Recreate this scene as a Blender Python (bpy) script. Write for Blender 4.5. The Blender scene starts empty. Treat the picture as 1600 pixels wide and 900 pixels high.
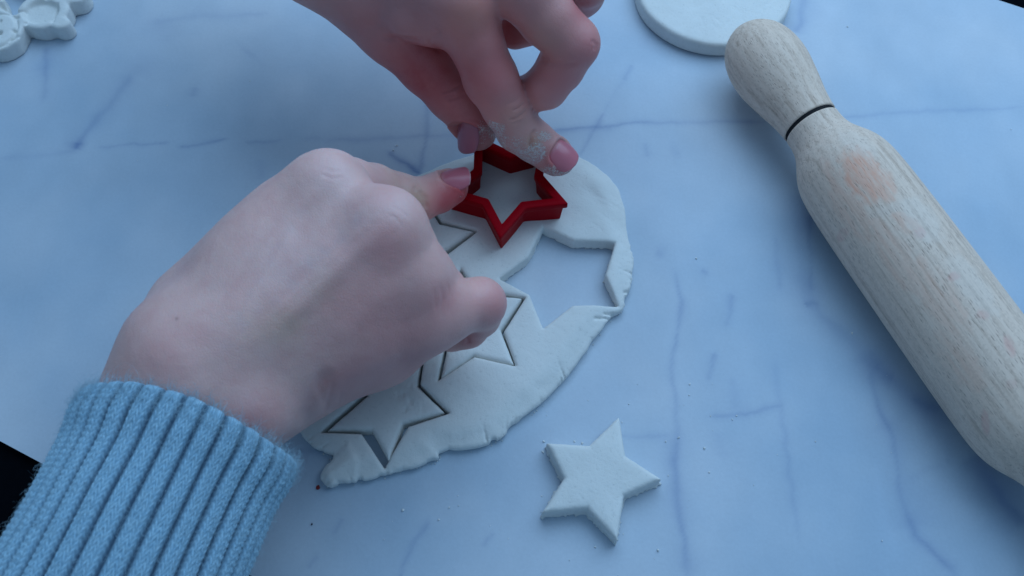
import bpy, math
import numpy as np
from mathutils import Vector, Matrix

# ------------------------------------------------------------------ camera, light, exposure
SC = bpy.context.scene
U = 0.01                                   # everything below is laid out in centimetres
FOC, PITCH, CAMH = 1400.0, math.radians(63.5), 29.24
_c, _s = math.cos(PITCH), math.sin(PITCH)
CAM = np.array([0.0, -CAMH * _c / _s, CAMH])
FW, RT, UP = np.array([0, _c, -_s]), np.array([1.0, 0, 0]), np.array([0, _s, _c])

cd = bpy.data.cameras.new('camera'); cam = bpy.data.objects.new('camera', cd)
SC.collection.objects.link(cam)
cam.location = CAM * U
cam.rotation_euler = (math.pi / 2 - PITCH, 0, 0)
cd.sensor_width = 36.0; cd.lens = 36.0 * FOC / 1600.0
cd.clip_start = 0.01; cd.clip_end = 20.0
cd.dof.use_dof = True; cd.dof.focus_distance = 0.315; cd.dof.aperture_fstop = 20.0
SC.camera = cam

SC.world = bpy.data.worlds.new('World'); SC.world.use_nodes = True
bg = SC.world.node_tree.nodes['Background']
bg.inputs[0].default_value = (0.33, 0.62, 1.0, 1); bg.inputs[1].default_value = 0.36

def area(name, loc, target, size, power, col):
    l = bpy.data.lights.new(name, 'AREA'); l.energy = power; l.color = col
    l.shape = 'RECTANGLE'; l.size = size[0]; l.size_y = size[1]
    o = bpy.data.objects.new(name, l); SC.collection.objects.link(o)
    o.location = loc
    o.rotation_euler = (Vector(target) - Vector(loc)).to_track_quat('-Z', 'Y').to_euler()
    return o
area('window_light', (0.22, 0.43, 0.61), (0.02, 0.02, 0.0), (0.98, 0.68), 6.1, (0.46, 0.71, 1.0))

SC.view_settings.view_transform = 'Standard'; SC.view_settings.look = 'None'
SC.view_settings.exposure = 0.0; SC.view_settings.gamma = 1.0

# ------------------------------------------------------------------ helpers
def ray(x, y):
    return FW + RT * ((x - 800.0) / FOC) - UP * ((y - 450.0) / FOC)
def at(x, y, z=0.0):
    """Point of the scene (cm) at height z that lies on the line of sight of a photo pixel."""
    d = ray(x, y); return CAM + d * ((z - CAMH) / d[2])
def to_px(P):
    d = P - CAM; w = d @ FW
    return np.stack([800 + FOC * (d @ RT) / w, 450 - FOC * (d @ UP) / w], -1)

def _hash(ix, iy, iz, seed):
    n = (ix * 374761393 + iy * 668265263 + iz * 2147483647 + seed * 1274126177) & 0xffffffff
    n = ((n ^ (n >> 13)) * 1274126177) & 0xffffffff
    n = (n ^ (n >> 16)) & 0xffff
    return n.astype(np.float32) / 65535.0
def noise(P, freq, seed=0, octaves=1):
    """value noise in [-1, 1]; P (..., 2 or 3)"""
    P = np.asarray(P, np.float64)
    if P.shape[-1] == 2: P = np.concatenate([P, np.zeros(P.shape[:-1] + (1,))], -1)
    out = 0; amp = 1; tot = 0
    for o in range(octaves):
        Q = P * freq + 17.3 * o + 300
        I = np.floor(Q).astype(np.int64); f = Q - I; f = f * f * (3 - 2 * f)
        r = 0
        for dx in (0, 1):
            wx = f[..., 0] if dx else 1 - f[..., 0]
            for dy in (0, 1):
                wy = f[..., 1] if dy else 1 - f[..., 1]
                for dz in (0, 1):
                    wz = f[..., 2] if dz else 1 - f[..., 2]
                    r = r + wx * wy * wz * _hash(I[..., 0] + dx, I[..., 1] + dy, I[..., 2] + dz, seed + 7 * o)
        out = out + amp * (2 * r - 1); tot += amp; amp *= 0.5; freq *= 2.1
    return out / tot

def smin(a, b, k):
    h = np.maximum(k - np.abs(a - b), 0) / k
    return np.minimum(a, b) - h * h * k * 0.25
def smax(a, b, k): return -smin(-a, -b, k)
def sstep(a, b, x):
    t = np.clip((x - a) / (b - a), 0, 1); return t * t * (3 - 2 * t)

def surface_net(D, org, h):
    """smooth closed surface of the zero set of a sampled distance field"""
    S = D < 0
    nx, ny, nz = D.shape
    c = np.zeros((nx - 1, ny - 1, nz - 1), np.int8)
    for i in (0, 1):
        for j in (0, 1):
            for k in (0, 1): c += S[i:nx - 1 + i, j:ny - 1 + j, k:nz - 1 + k]
    act = (c > 0) & (c < 8)
    idx = np.full(act.shape, -1, np.int64)
    cell = np.argwhere(act); idx[act] = np.arange(len(cell))
    acc = np.zeros((len(cell), 3)); cnt = np.zeros(len(cell))
    corners = [(i, j, k) for i in (0, 1) for j in (0, 1) for k in (0, 1)]
    val = {q: D[cell[:, 0] + q[0], cell[:, 1] + q[1], cell[:, 2] + q[2]] for q in corners}
    for a in corners:
        for ax in range(3):
            if a[ax]: continue
            b = list(a); b[ax] = 1; b = tuple(b)
            va, vb = val[a], val[b]; m = (va < 0) != (vb < 0)
            t = va[m] / (va[m] - vb[m])
            p = np.tile(np.array(a, float), (m.sum(), 1)); p[:, ax] += t
            acc[m] += p; cnt[m] += 1
    V = (cell + acc / cnt[:, None]) * h + np.asarray(org)
    quads = []
    for ax in range(3):
        o1, o2 = [(1, 2), (2, 0), (0, 1)][ax]
        sl0 = [slice(None)] * 3; sl1 = [slice(None)] * 3
        sl0[ax] = slice(0, -1); sl1[ax] = slice(1, None)
        ed = S[tuple(sl0)] != S[tuple(sl1)]
        e = np.argwhere(ed)
        lim = np.array([nx - 1, ny - 1, nz - 1])
        e = e[(e[:, o1] > 0) & (e[:, o2] > 0) & (e[:, o1] < lim[o1]) & (e[:, o2] < lim[o2])]
        ins = S[e[:, 0], e[:, 1], e[:, 2]]
        def g(d1, d2):
            q = e.copy(); q[:, o1] -= d1; q[:, o2] -= d2
            return idx[q[:, 0], q[:, 1], q[:, 2]]
        Q = np.stack([g(1, 1), g(0, 1), g(0, 0), g(1, 0)], 1)
        Q[~ins] = Q[~ins][:, ::-1]
        quads.append(Q)
    Q = np.concatenate(quads); Q = Q[(Q >= 0).all(1)]
    return V, Q

def vnormals(V, Q):
    n = np.cross(V[Q[:, 2]] - V[Q[:, 0]], V[Q[:, 3]] - V[Q[:, 1]])
    N = np.zeros_like(V)
    for i in range(4): np.add.at(N, Q[:, i], n)
    return N / (np.linalg.norm(N, axis=1, keepdims=True) + 1e-12)
def relax(V, Q, it=1, f=0.5):
    for _ in range(it):
        A = np.zeros_like(V); n = np.zeros(len(V))
        for i in range(4):
            np.add.at(A, Q[:, i], V[Q[:, (i + 1) % 4]]); np.add.at(n, Q[:, i], 1)
        V = V * (1 - f) + f * A / np.maximum(n, 1)[:, None]
    return V

def make(name, V, Fc, mat, parent=None, smooth=True, origin=None):
    """one mesh object; V in cm, Fc an (n,4)/(n,3) array or list of faces"""
    V = np.asarray(V, float)
    o0 = np.zeros(3) if origin is None else np.asarray(origin, float)
    me = bpy.data.meshes.new(name)
    W = ((V - o0) * U).astype(np.float32)
    if isinstance(Fc, np.ndarray):
        k = Fc.shape[1]
        me.vertices.add(len(W)); me.vertices.foreach_set('co', W.ravel())
        me.loops.add(Fc.size); me.loops.foreach_set('vertex_index', Fc.astype(np.int32).ravel())
        me.polygons.add(len(Fc))
        me.polygons.foreach_set('loop_start', np.arange(0, Fc.size, k, dtype=np.int32))
        me.polygons.foreach_set('loop_total', np.full(len(Fc), k, np.int32))
        me.update(calc_edges=True); me.validate()
    else:
        me.from_pydata([tuple(v) for v in W], [], Fc); me.update()
    me.polygons.foreach_set('use_smooth', np.full(len(me.polygons), smooth))
    if mat: me.materials.append(mat)
    ob = bpy.data.objects.new(name, me); SC.collection.objects.link(ob)
    if parent is not None:
        ob.parent = parent
        ob.location = Vector(o0 * U) - parent.location
    else: ob.location = o0 * U
    return ob
def attr(ob, name, vals):
    vals = np.asarray(vals, np.float32)
    if vals.ndim == 1:
        a = ob.data.attributes.new(name, 'FLOAT', 'POINT'); a.data.foreach_set('value', vals)
    else:
        a = ob.data.attributes.new(name, 'FLOAT_COLOR', 'POINT')
        a.data.foreach_set('color', np.concatenate([vals, np.ones((len(vals), 1), np.float32)], 1).ravel())
def tag(o, label, cat, group=None):
    o['label'] = label; o['category'] = cat
    if group: o['group'] = group

# --- node materials
class NT:
    def __init__(s, name):
        s.m = bpy.data.materials.new(name); s.m.use_nodes = True
        s.t = s.m.node_tree; s.b = s.t.nodes['Principled BSDF']
    def n(s, typ, **kw):
        nd = s.t.nodes.new(typ)
        for k, v in kw.items():
            if k.startswith('i_'):
                key = k[2:]; nd.inputs[int(key) if key.isdigit() else key.replace('_', ' ')].default_value = v
            else: setattr(nd, k, v)
        return nd
    def l(s, a, b): s.t.links.new(a, b)
    def set(s, **kw):
        for k, v in kw.items():
            s.b.inputs[k.replace('_', ' ')].default_value = v
    def mix(s, fac, a, b, typ='MIX'):
        m = s.n('ShaderNodeMix', data_type='RGBA', blend_type=typ)
        for inp, v in ((m.inputs[0], fac), (m.inputs[6], a), (m.inputs[7], b)):
            if isinstance(v, bpy.types.NodeSocket): s.l(v, inp)
            elif isinstance(v, (int, float)): inp.default_value = v
            else: inp.default_value = (*v, 1) if len(v) == 3 else v
        return m.outputs[2]
    def ramp(s, src, stops):
        r = s.n('ShaderNodeValToRGB'); s.l(src, r.inputs[0])
        e = r.color_ramp.elements
        while len(e) < len(stops): e.new(0.5)
        for q, (p, c) in zip(e, stops):
            q.position = p; q.color = (c, c, c, 1) if isinstance(c, (int, float)) else (*c, 1)
        return r.outputs[0]
    def math(s, op, a, b=0.0):
        m = s.n('ShaderNodeMath', operation=op)
        for inp, v in ((m.inputs[0], a), (m.inputs[1], b)):
            if isinstance(v, bpy.types.NodeSocket): s.l(v, inp)
            else: inp.default_value = v
        return m.outputs[0]
    def obj(s): return s.n('ShaderNodeTexCoord').outputs['Object']
    def noise(s, scale, detail=4, rough=0.55, vec=None):
        nd = s.n('ShaderNodeTexNoise'); nd.inputs['Scale'].default_value = scale
        nd.inputs['Detail'].default_value = detail; nd.inputs['Roughness'].default_value = rough
        s.l(vec if vec is not None else s.obj(), nd.inputs['Vector']); return nd.outputs['Fac']
    def bump(s, h, dist, strength=1.0, prev=None):
        b = s.n('ShaderNodeBump'); b.inputs['Distance'].default_value = dist; b.inputs['Strength'].default_value = strength
        s.l(h, b.inputs['Height'])
        if prev is not None: s.l(prev, b.inputs['Normal'])
        return b.outputs[0]
    def at(s, name): return s.n('ShaderNodeAttribute', attribute_name=name)

# ------------------------------------------------------------------ materials
def mat_board():
    t = NT('marble_print')
    c = t.at('print').outputs['Color']
    n1 = t.noise(900, 3); t.l(t.mix(0.10, c, t.ramp(n1, [(0.3, 0.55), (0.7, 1.0)]), 'MULTIPLY'), t.b.inputs['Base Color'])
    t.set(Roughness=0.55); t.b.inputs['Specular IOR Level'].default_value = 0.3
    t.l(t.bump(t.noise(260, 4), 0.00015, 0.5), t.b.inputs['Normal'])
    return t.m
def mat_clay(name='white_clay', col=(0.775, 0.77, 0.735)):
    t = NT(name)
    big = t.noise(60, 4); fine = t.noise(900, 5, 0.65); grain = t.noise(3500, 3)
    c = t.mix(t.ramp(big, [(0.35, 0.0), (0.7, 1.0)]), tuple(v * 0.93 for v in col), col)
    c = t.mix(t.ramp(fine, [(0.28, 1.0), (0.42, 0.0)]), c, tuple(v * 0.82 for v in col))
    t.l(c, t.b.inputs['Base Color'])
    t.set(Roughness=0.78); t.b.inputs['Specular IOR Level'].default_value = 0.25
    t.b.inputs['Subsurface Weight'].default_value = 0.12; t.b.inputs['Subsurface Scale'].default_value = 0.002
    t.b.inputs['Subsurface Radius'].default_value = (1, 0.9, 0.8)
    b = t.bump(fine, 0.00022, 0.6); b = t.bump(t.noise(220, 3), 0.0006, 0.35, b)
    t.l(t.bump(grain, 0.00006, 0.6, b), t.b.inputs['Normal'])
    return t.m
def mat_skin():
    t = NT('skin')
    c = t.at('tint').outputs['Color']
    mott = t.noise(140, 5, 0.6)
    c = t.mix(t.math('MULTIPLY', t.ramp(mott, [(0.4, 0.0), (0.75, 1.0)]), 0.34), c, (0.66, 0.27, 0.25))
    pore = t.n('ShaderNodeTexVoronoi', feature='DISTANCE_TO_EDGE'); pore.inputs['Scale'].default_value = 1300
    t.l(t.obj(), pore.inputs['Vector'])
    fl = t.at('flour').outputs['Fac']
    sp = t.math('ADD', t.math('MULTIPLY', t.noise(4200, 2, 0.7), 0.66), t.math('MULTIPLY', t.noise(1300, 3, 0.7), 0.46))
    fm = t.ramp(t.math('ADD', fl, sp), [(0.90, 0.0), (0.98, 0.95)])
    c2 = t.mix(fm, c, (0.80, 0.77, 0.74))
    t.l(c2, t.b.inputs['Base Color'])
    t.l(t.math('ADD', t.math('MULTIPLY', fm, 0.4), 0.46), t.b.inputs['Roughness'])
    t.b.inputs['Specular IOR Level'].default_value = 0.5
    t.b.inputs['Subsurface Weight'].default_value = 0.25; t.b.inputs['Subsurface Scale'].default_value = 0.004
    t.b.inputs['Subsurface Radius'].default_value = (1, 0.32, 0.2)
    b = t.bump(t.ramp(pore.outputs['Distance'], [(0.0, 0.0), (0.14, 1.0)]), 0.00006, 0.45)
    por2 = t.n('ShaderNodeTexVoronoi', feature='DISTANCE_TO_EDGE'); por2.inputs['Scale'].default_value = 520
    mpw = t.n('ShaderNodeMapping'); mpw.inputs['Scale'].default_value = (1.0, 0.55, 0.8); mpw.inputs['Rotation'].default_value = (0, 0, 0.7); t.l(t.obj(), mpw.inputs['Vector'])
    t.l(mpw.outputs[0], por2.inputs['Vector'])
    b = t.bump(t.ramp(por2.outputs['Distance'], [(0.0, 0.0), (0.10, 1.0)]), 0.00005, 0.3, b)
    b = t.bump(t.noise(300, 4), 0.00014, 0.35, b)
    t.l(t.bump(fm, 0.0003, 0.7, b), t.b.inputs['Normal'])
    return t.m
def mat_nail():
    t = NT('nail')
    c = t.at('tint').outputs['Color']
    t.l(c, t.b.inputs['Base Color']); t.set(Roughness=0.30)
    t.b.inputs['Subsurface Weight'].default_value = 0.2; t.b.inputs['Subsurface Scale'].default_value = 0.002
    t.b.inputs['Subsurface Radius'].default_value = (1, 0.35, 0.25)
    t.l(t.bump(t.noise(500, 3), 0.0001, 0.4), t.b.inputs['Normal'])
    return t.m
def mat_wool():
    t = NT('blue_wool')
    v = t.at('knit_shade').outputs['Fac']
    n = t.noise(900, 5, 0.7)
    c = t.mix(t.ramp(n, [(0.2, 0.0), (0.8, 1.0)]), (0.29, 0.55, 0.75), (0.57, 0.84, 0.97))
    c = t.mix(v, t.mix(0.85, c, (0.025, 0.05, 0.10)), c)  # shade between ribs and stitches painted into the wool colour
    t.l(c, t.b.inputs['Base Color']); t.set(Roughness=0.95)
    t.b.inputs['Specular IOR Level'].default_value = 0.1
    t.b.inputs['Sheen Weight'].default_value = 0.5; t.b.inputs['Sheen Tint'].default_value = (0.6, 0.85, 1, 1)
    t.l(t.bump(t.noise(1800, 4, 0.7), 0.0002, 0.6), t.b.inputs['Normal'])
    return t.m
def mat_fuzz():
    t = NT('wool_fibre'); t.set(Base_Color=(0.40, 0.58, 0.68, 1), Roughness=0.9); return t.m
def mat_plastic():
    t = NT('red_plastic')
    n = t.noise(1200, 4, 0.7); d = t.noise(180, 3)
    dust = t.math('MULTIPLY', t.ramp(n, [(0.66, 0.0), (0.74, 1.0)]), t.ramp(d, [(0.45, 0.0), (0.7, 0.8)]))
    c = t.mix(dust, (0.31, 0.0, 0.006), (0.30, 0.04, 0.07))
    t.l(c, t.b.inputs['Base Color'])
    t.l(t.math('ADD', t.math('MULTIPLY', dust, 0.4), 0.42), t.b.inputs['Roughness'])
    t.b.inputs['Specular IOR Level'].default_value = 0.04
    t.l(t.bump(t.noise(600, 3), 0.00008, 0.5), t.b.inputs['Normal'])
    return t.m
def mat_wood():
    t = NT('beech_wood')
    tc = t.obj()
    mp = t.n('ShaderNodeMapping'); mp.inputs['Scale'].default_value = (1, 1, 0.07); t.l(tc, mp.inputs['Vector'])
    g = t.noise(700, 4, 0.6, mp.outputs[0])            # long grain
    mp2 = t.n('ShaderNodeMapping'); mp2.inputs['Scale'].default_value = (1, 1, 0.14); t.l(tc, mp2.inputs['Vector'])
    fl = t.n('ShaderNodeTexVoronoi'); fl.inputs['Scale'].default_value = 1800; t.l(mp2.outputs[0], fl.inputs['Vector'])
    fleck = t.ramp(fl.outputs['Distance'], [(0.12, 1.0), (0.30, 0.0)])
    mask = t.ramp(t.noise(110, 3, 0.5, mp2.outputs[0]), [(0.36, 0.3), (0.60, 1.0)])
    mp3 = t.n('ShaderNodeMapping'); mp3.inputs['Location'].default_value = (0.055, 0.03, 0); mp3.inputs['Rotation'].default_value = (0.05, 0.07, 0); t.l(tc, mp3.inputs['Vector'])
    band = t.n('ShaderNodeTexWave', wave_type='RINGS', rings_direction='Z'); band.inputs['Scale'].default_value = 95
    band.inputs['Distortion'].default_value = 6; band.inputs['Detail'].default_value = 4; band.inputs['Detail Scale'].default_value = 12
    t.l(mp3.outputs[0], band.inputs['Vector'])
    c = t.mix(g, (0.76, 0.555, 0.43), (0.86, 0.69, 0.56))
    c = t.mix(t.math('MULTIPLY', t.ramp(band.outputs['Fac'], [(0.45, 0.0), (1.0, 1.0)]), 0.22), c, (0.46, 0.33, 0.25))
    c = t.mix(t.math('MULTIPLY', t.math('MULTIPLY', fleck, mask), 0.6), c, (0.26, 0.17, 0.13))
    mp5 = t.n('ShaderNodeMapping'); mp5.inputs['Scale'].default_value = (1, 1, 0.022); t.l(tc, mp5.inputs['Vector'])
    streak = t.ramp(t.noise(620, 5, 0.65, mp5.outputs[0]), [(0.50, 0.0), (0.66, 1.0)])
    c = t.mix(t.math('MULTIPLY', streak, t.ramp(t.noise(70, 3), [(0.35, 0.15), (0.65, 0.6)])), c, (0.42, 0.29, 0.21))
    st = t.at('stain').outputs['Color']
    sn = t.ramp(t.noise(520, 4, 0.7, mp2.outputs[0]), [(0.34, 0.15), (0.60, 1.0)])
    sep = t.n('ShaderNodeSeparateColor'); t.l(st, sep.inputs[0])
    c = t.mix(t.math('MULTIPLY', sep.outputs[0], sn), c, (0.80, 0.42, 0.29))
    c = t.mix(t.math('MULTIPLY', sep.outputs[1], sn), c, (0.74, 0.36, 0.30))
    c = t.mix(t.math('MULTIPLY', sep.outputs[2], 0.6), c, (0.82, 0.70, 0.60))
    t.l(c, t.b.inputs['Base Color']); t.set(Roughness=0.7); t.b.inputs['Specular IOR Level'].default_value = 0.25
    b = t.bump(fleck, 0.00025, 0.5); b.node.invert = True
    mp4 = t.n('ShaderNodeMapping'); mp4.inputs['Scale'].default_value = (0.15, 0.15, 1); t.l(tc, mp4.inputs['Vector'])
    b = t.bump(t.noise(900, 3, 0.6, mp4.outputs[0]), 0.00012, 0.45, b)   # lathe marks
    t.l(t.bump(g, 0.0002, 0.5, b), t.b.inputs['Normal'])
    return t.m
def mat_plain(name, col, rough=0.6, spec=0.3):
    t = NT(name)
    n = t.noise(400, 4); t.l(t.mix(n, tuple(v * 0.7 for v in col), tuple(min(1, v * 1.25) for v in col)), t.b.inputs['Base Color'])
    t.set(Roughness=rough); t.b.inputs['Specular IOR Level'].default_value = spec
    return t.m
M = dict(board=mat_board(), clay=mat_clay(), skin=mat_skin(), nail=mat_nail(), wool=mat_wool(), fuzz=mat_fuzz(),
         red=mat_plastic(), wood=mat_wood(), black=mat_plain('black_surface', (0.003, 0.004, 0.006), 1.0, 0.0),
         groove=mat_plain('burnt_groove', (0.012, 0.012, 0.014), 0.8, 0.2),
         rcrumb=mat_plain('red_crumb', (0.22, 0.02, 0.02)), dcrumb=mat_plain('dark_crumb', (0.03, 0.03, 0.05)))

# ------------------------------------------------------------------ the board (marble print) and what it lies on
def seg_dist(P, A, B):
    d = B - A; t = np.clip(((P - A) @ d) / (d @ d + 1e-12), 0, 1)
    return np.linalg.norm(P - A - t[:, None] * d, axis=1), t
# veins of the print: photo points, half width (cm), strength, kind (0 dark, 1 light)
VEINS = [
    ([(150, 231), (190, 226), (225, 226), (265, 222)], .05, .55, 0), ([(280, 230), (318, 223), (357, 217)], .045, .95, 0),
    ([(382, 222), (415, 222), (440, 220)], .05, .5, 0), ([(474, 218), (502, 216)], .05, .4, 0),
    ([(0, 246), (60, 244), (118, 236)], .10, .25, 0), ([(502, 218), (560, 219), (640, 214), (725, 212)], .10, .42, 0),
    ([(850, 207), (905, 199), (960, 196), (1000, 191), (1100, 190), (1200, 190)], .055, .75, 0),
    ([(850, 210), (905, 203), (960, 199)], .16, .3, 0),
    ([(1300, 183), (1440, 174), (1600, 168)], .06, .35, 0),
    ([(119, 232), (135, 206), (165, 172), (207, 116)], .14, .6, 0), ([(119, 234), (125, 222)], .11, .95, 0),
    ([(205, 118), (240, 80), (275, 35)], .55, .15, 0), ([(235, 34), (300, 26), (370, 24), (420, 21)], .13, .30, 0),
    ([(72, 72), (72, 120), (66, 160)], .10, .5, 0), ([(72, 72), (74, 110)], .3, .25, 0),
    ([(664, 140), (668, 190), (664, 230), (653, 272)], .10, .6, 0), ([(608, 236), (630, 254), (656, 273)], .075, 1.0, 0),
    ([(676, 180), (670, 225), (660, 260)], .05, .5, 1),
    ([(900, 248), (930, 200), (944, 175)], .05, .6, 0), ([(974, 126), (988, 101)], .05, .5, 0), ([(944, 175), (974, 126)], .05, .22, 0),
    ([(1000, 75), (1020, 50), (1030, 30)], .3, .15, 0),
    ([(1052, 423), (1064, 472), (1058, 527), (1048, 558), (1055, 625), (1060, 674), (1056, 729), (1061, 814), (1070, 845), (1074, 905)], .06, .5, 0),
    ([(1058, 674), (1055, 729), (1060, 814), (1068, 845), (1074, 905)], .17, .4, 0),
    ([(930, 682), (1000, 682), (1049, 679)], .05, .4, 0), ([(1110, 652), (1165, 647), (1222, 633)], .055, .55, 0),
    ([(1211, 564), (1220, 634), (1229, 704), (1241, 790), (1248, 845)], .06, .35, 0),
    ([(1145, 460), (1134, 512)], .07, .5, 0), ([(1117, 552), (1105, 594)], .07, .5, 0), ([(1146, 592), (1149, 640)], .13, .3, 0),
    ([(1211, 368), (1220, 454)], .06, .28, 0), ([(1120, 675), (1130, 715)], .2, .2, 0),
    ([(1256, -5), (1250, 36), (1245, 54)], .20, .6, 0), ([(1252, 300), (1250, 370), (1256, 440), (1264, 470)], .32, .35, 0),
    ([(1264, 330), (1266, 400), (1267, 455)], .09, .6, 0), ([(1258, 478), (1272, 474), (1280, 478)], .12, .7, 0),
    ([(1268, 475), (1285, 497), (1310, 512), (1342, 539), (1375, 578)], .20, .42, 0),
    ([(1345, 545), (1375, 580), (1400, 600), (1430, 625), (1465, 644), (1490, 668)], .24, .8, 0),
    ([(1365, 572), (1385, 588), (1398, 594)], .13, .9, 0), ([(1425, 622), (1450, 636), (1470, 642)], .09, .7, 0),
    ([(1357, 572), (1368, 620), (1377, 650), (1397, 690), (1400, 725), (1402, 755), (1415, 795), (1430, 838), (1460, 865), (1485, 885), (1496, 905)], .07, .6, 0),
    ([(1385, 650), (1405, 690), (1410, 755), (1425, 795), (1438, 830)], .4, .28, 0),
    ([(1372, 720), (1374, 770), (1388, 830), (1402, 880)], .14, .5, 1),
    ([(1480, 672), (1482, 700), (1479, 725)], .12, .35, 0), ([(1420, 752), (1445, 732), (1478, 727)], .12, .22, 0),
    ([(1520, 708), (1550, 755), (1580, 795), (1605, 822)], .20, .85, 0), ([(1530, 700), (1570, 750), (1610, 800)], .6, .35, 0),
    ([(668, 812), (648, 850), (632, 880), (622, 905)], .055, .5, 0), ([(536, 810), (519, 834)], .05, .45, 0),
    ([(772, 832), (756, 852)], .04, .3, 0), ([(440, 708), (505, 706)], .12, .6, 0), ([(497, 868), (480, 888)], .05, .35, 0),
    ([(1560, 250), (1500, 330), (1480, 400)], .5, .10, 1), ([(300, 150), (305, 138)], .10, .35, 0), ([(385, 85), (392, 80)], .4, .2, 0),
    ([(1025, 392), (1038, 398)], .12, .35, 0), ([(1095, 423), (1106, 427)], .07, .5, 0), ([(1048, 240), (1062, 238)], .25, .22, 0),
    ([(1006, 222), (1012, 245)], .08, .3, 0), ([(405, 250), (408, 280)], .12, .25, 0),
]
# the sheet's two long edges run parallel, 24 degrees off the picture's axis
EDGE_DIR = np.array([math.cos(math.radians(-25.8)), math.sin(math.radians(-25.8))])
EDGE_N = np.array([-EDGE_DIR[1], EDGE_DIR[0]])
LO = float(at(30, 705)[:2] @ EDGE_N); HI = float(at(1578, 6)[:2] @ EDGE_N)
def build_board():
    mid = 0.5 * (LO + HI)
    def axis(lo, hi, a, b, h, H):
        core = np.arange(a, b + 1e-6, h)
        left = np.linspace(lo, a, max(2, int((a - lo) / H)))[:-1]; right = np.linspace(b, hi, max(2, int((hi - b) / H)))[1:]
        return np.concatenate([left, core, right])
    us = axis(-42, 42, -24, 26, 0.085, 1.2); vs = np.linspace(LO, HI, int((HI - LO) / 0.085))
    Ug, Vg = np.meshgrid(us, vs, indexing='ij')
    XY = (Ug.ravel()[:, None] * EDGE_DIR + Vg.ravel()[:, None] * EDGE_N)
    wob = np.stack([noise(XY, 2.2, 5, 3), noise(XY, 2.2, 9, 3)], -1) * 0.10
    Pw = XY + wob
    dark = np.zeros(len(XY)); light = np.zeros(len(XY))
    thick = 0.75 + 0.5 * noise(XY, 0.9, 21, 2); patch = 0.75 + 0.45 * noise(XY, 0.8, 31, 2)
    for pts, w, s, kind in VEINS:
        W = np.array([at(*p)[:2] for p in pts])
        sel = np.where((Pw[:, 0] > W[:, 0].min() - 5 * w - .3) & (Pw[:, 0] < W[:, 0].max() + 5 * w + .3) &
                       (Pw[:, 1] > W[:, 1].min() - 5 * w - .3) & (Pw[:, 1] < W[:, 1].max() + 5 * w + .3))[0]
        if not len(sel): continue
        best = np.full(len(sel), 1e9); L = np.linalg.norm(np.diff(W, axis=0), axis=1); tot = L.sum(); run = 0; par = np.zeros(len(sel))
        for i in range(len(W) - 1):
            d, t = seg_dist(Pw[sel], W[i], W[i + 1]); m = d < best
            best[m] = d[m]; par[m] = (run + t[m] * L[i]) / tot; run += L[i]
        ww = 1.3 * w * np.clip(thick[sel], .35, 1.5)
        fade = np.minimum(1, np.minimum(par, 1 - par) / 0.10 + 0.25)
        val = .88 * s * fade * np.clip(patch[sel], .2, 1.2) * (0.48 * np.exp(-(best / ww) ** 2) + 0.40 * np.exp(-(best / (2.8 * ww)) ** 2))
        if kind: light[sel] = np.maximum(light[sel], val)
        else: dark[sel] = 1 - (1 - dark[sel]) * (1 - np.clip(val, 0, 1))
    cloud = noise(XY, 0.16, 3, 4); cloud2 = noise(XY, 0.45, 13, 4); fine = noise(XY * [1, .55], 1.6, 17, 3)
    base = np.array([0.49, 0.575, 0.665]); pale = np.array([0.63, 0.655, 0.70]); deep = np.array([0.36, 0.49, 0.62])
    k = np.clip(0.5 + 0.9 * cloud + 0.25 * cloud2, 0, 1)[:, None]
    col = deep * (1 - k) + pale * k; col = 0.55 * col + 0.45 * base
    col *= (1 + 0.05 * cloud2 + 0.03 * fine)[:, None]
    col = col * (1 - 0.30 * np.clip(light, 0, 1))[:, None] + 0.30 * np.clip(light, 0, 1)[:, None] * np.array([0.62, 0.78, 0.95])
    vd = np.array([0.085, 0.16, 0.37])
    dk = (np.clip(dark, 0, 1) * 0.80)[:, None]
    col = col * (1 - dk) + vd * dk
    nu, nv = len(us), len(vs)
    I = np.arange(nu * nv).reshape(nu, nv)
    Q = np.stack([I[:-1, :-1], I[1:, :-1], I[1:, 1:], I[:-1, 1:]], -1).reshape(-1, 4)
    V = np.concatenate([XY, np.zeros((len(XY), 1))], 1)
    # thickness: a skirt of 3 mm round the sheet
    rim = np.concatenate([I[:, 0], I[-1, 1:], I[-2::-1, -1], I[0, -2:0:-1]])
    n0 = len(V); V = np.concatenate([V, V[rim] - [0, 0, 0.3]]); col = np.concatenate([col, col[rim]])
    r = np.arange(len(rim)); r2 = (r + 1) % len(rim)
    Q = np.concatenate([Q, np.stack([rim[r2], rim[r], n0 + r, n0 + r2], -1)])
    ob = make('tabletop', V, Q, M['board'], smooth=False)
    attr(ob, 'print', np.clip(col, 0, 1)); ob['kind'] = 'structure'
build_board()
gV = [(-260, -260, -0.32), (260, -260, -0.32), (260, 260, -0.32), (-260, 260, -0.32)]
g = make('floor', gV, [(0, 1, 2, 3)], M['black']); g['kind'] = 'structure'

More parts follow.
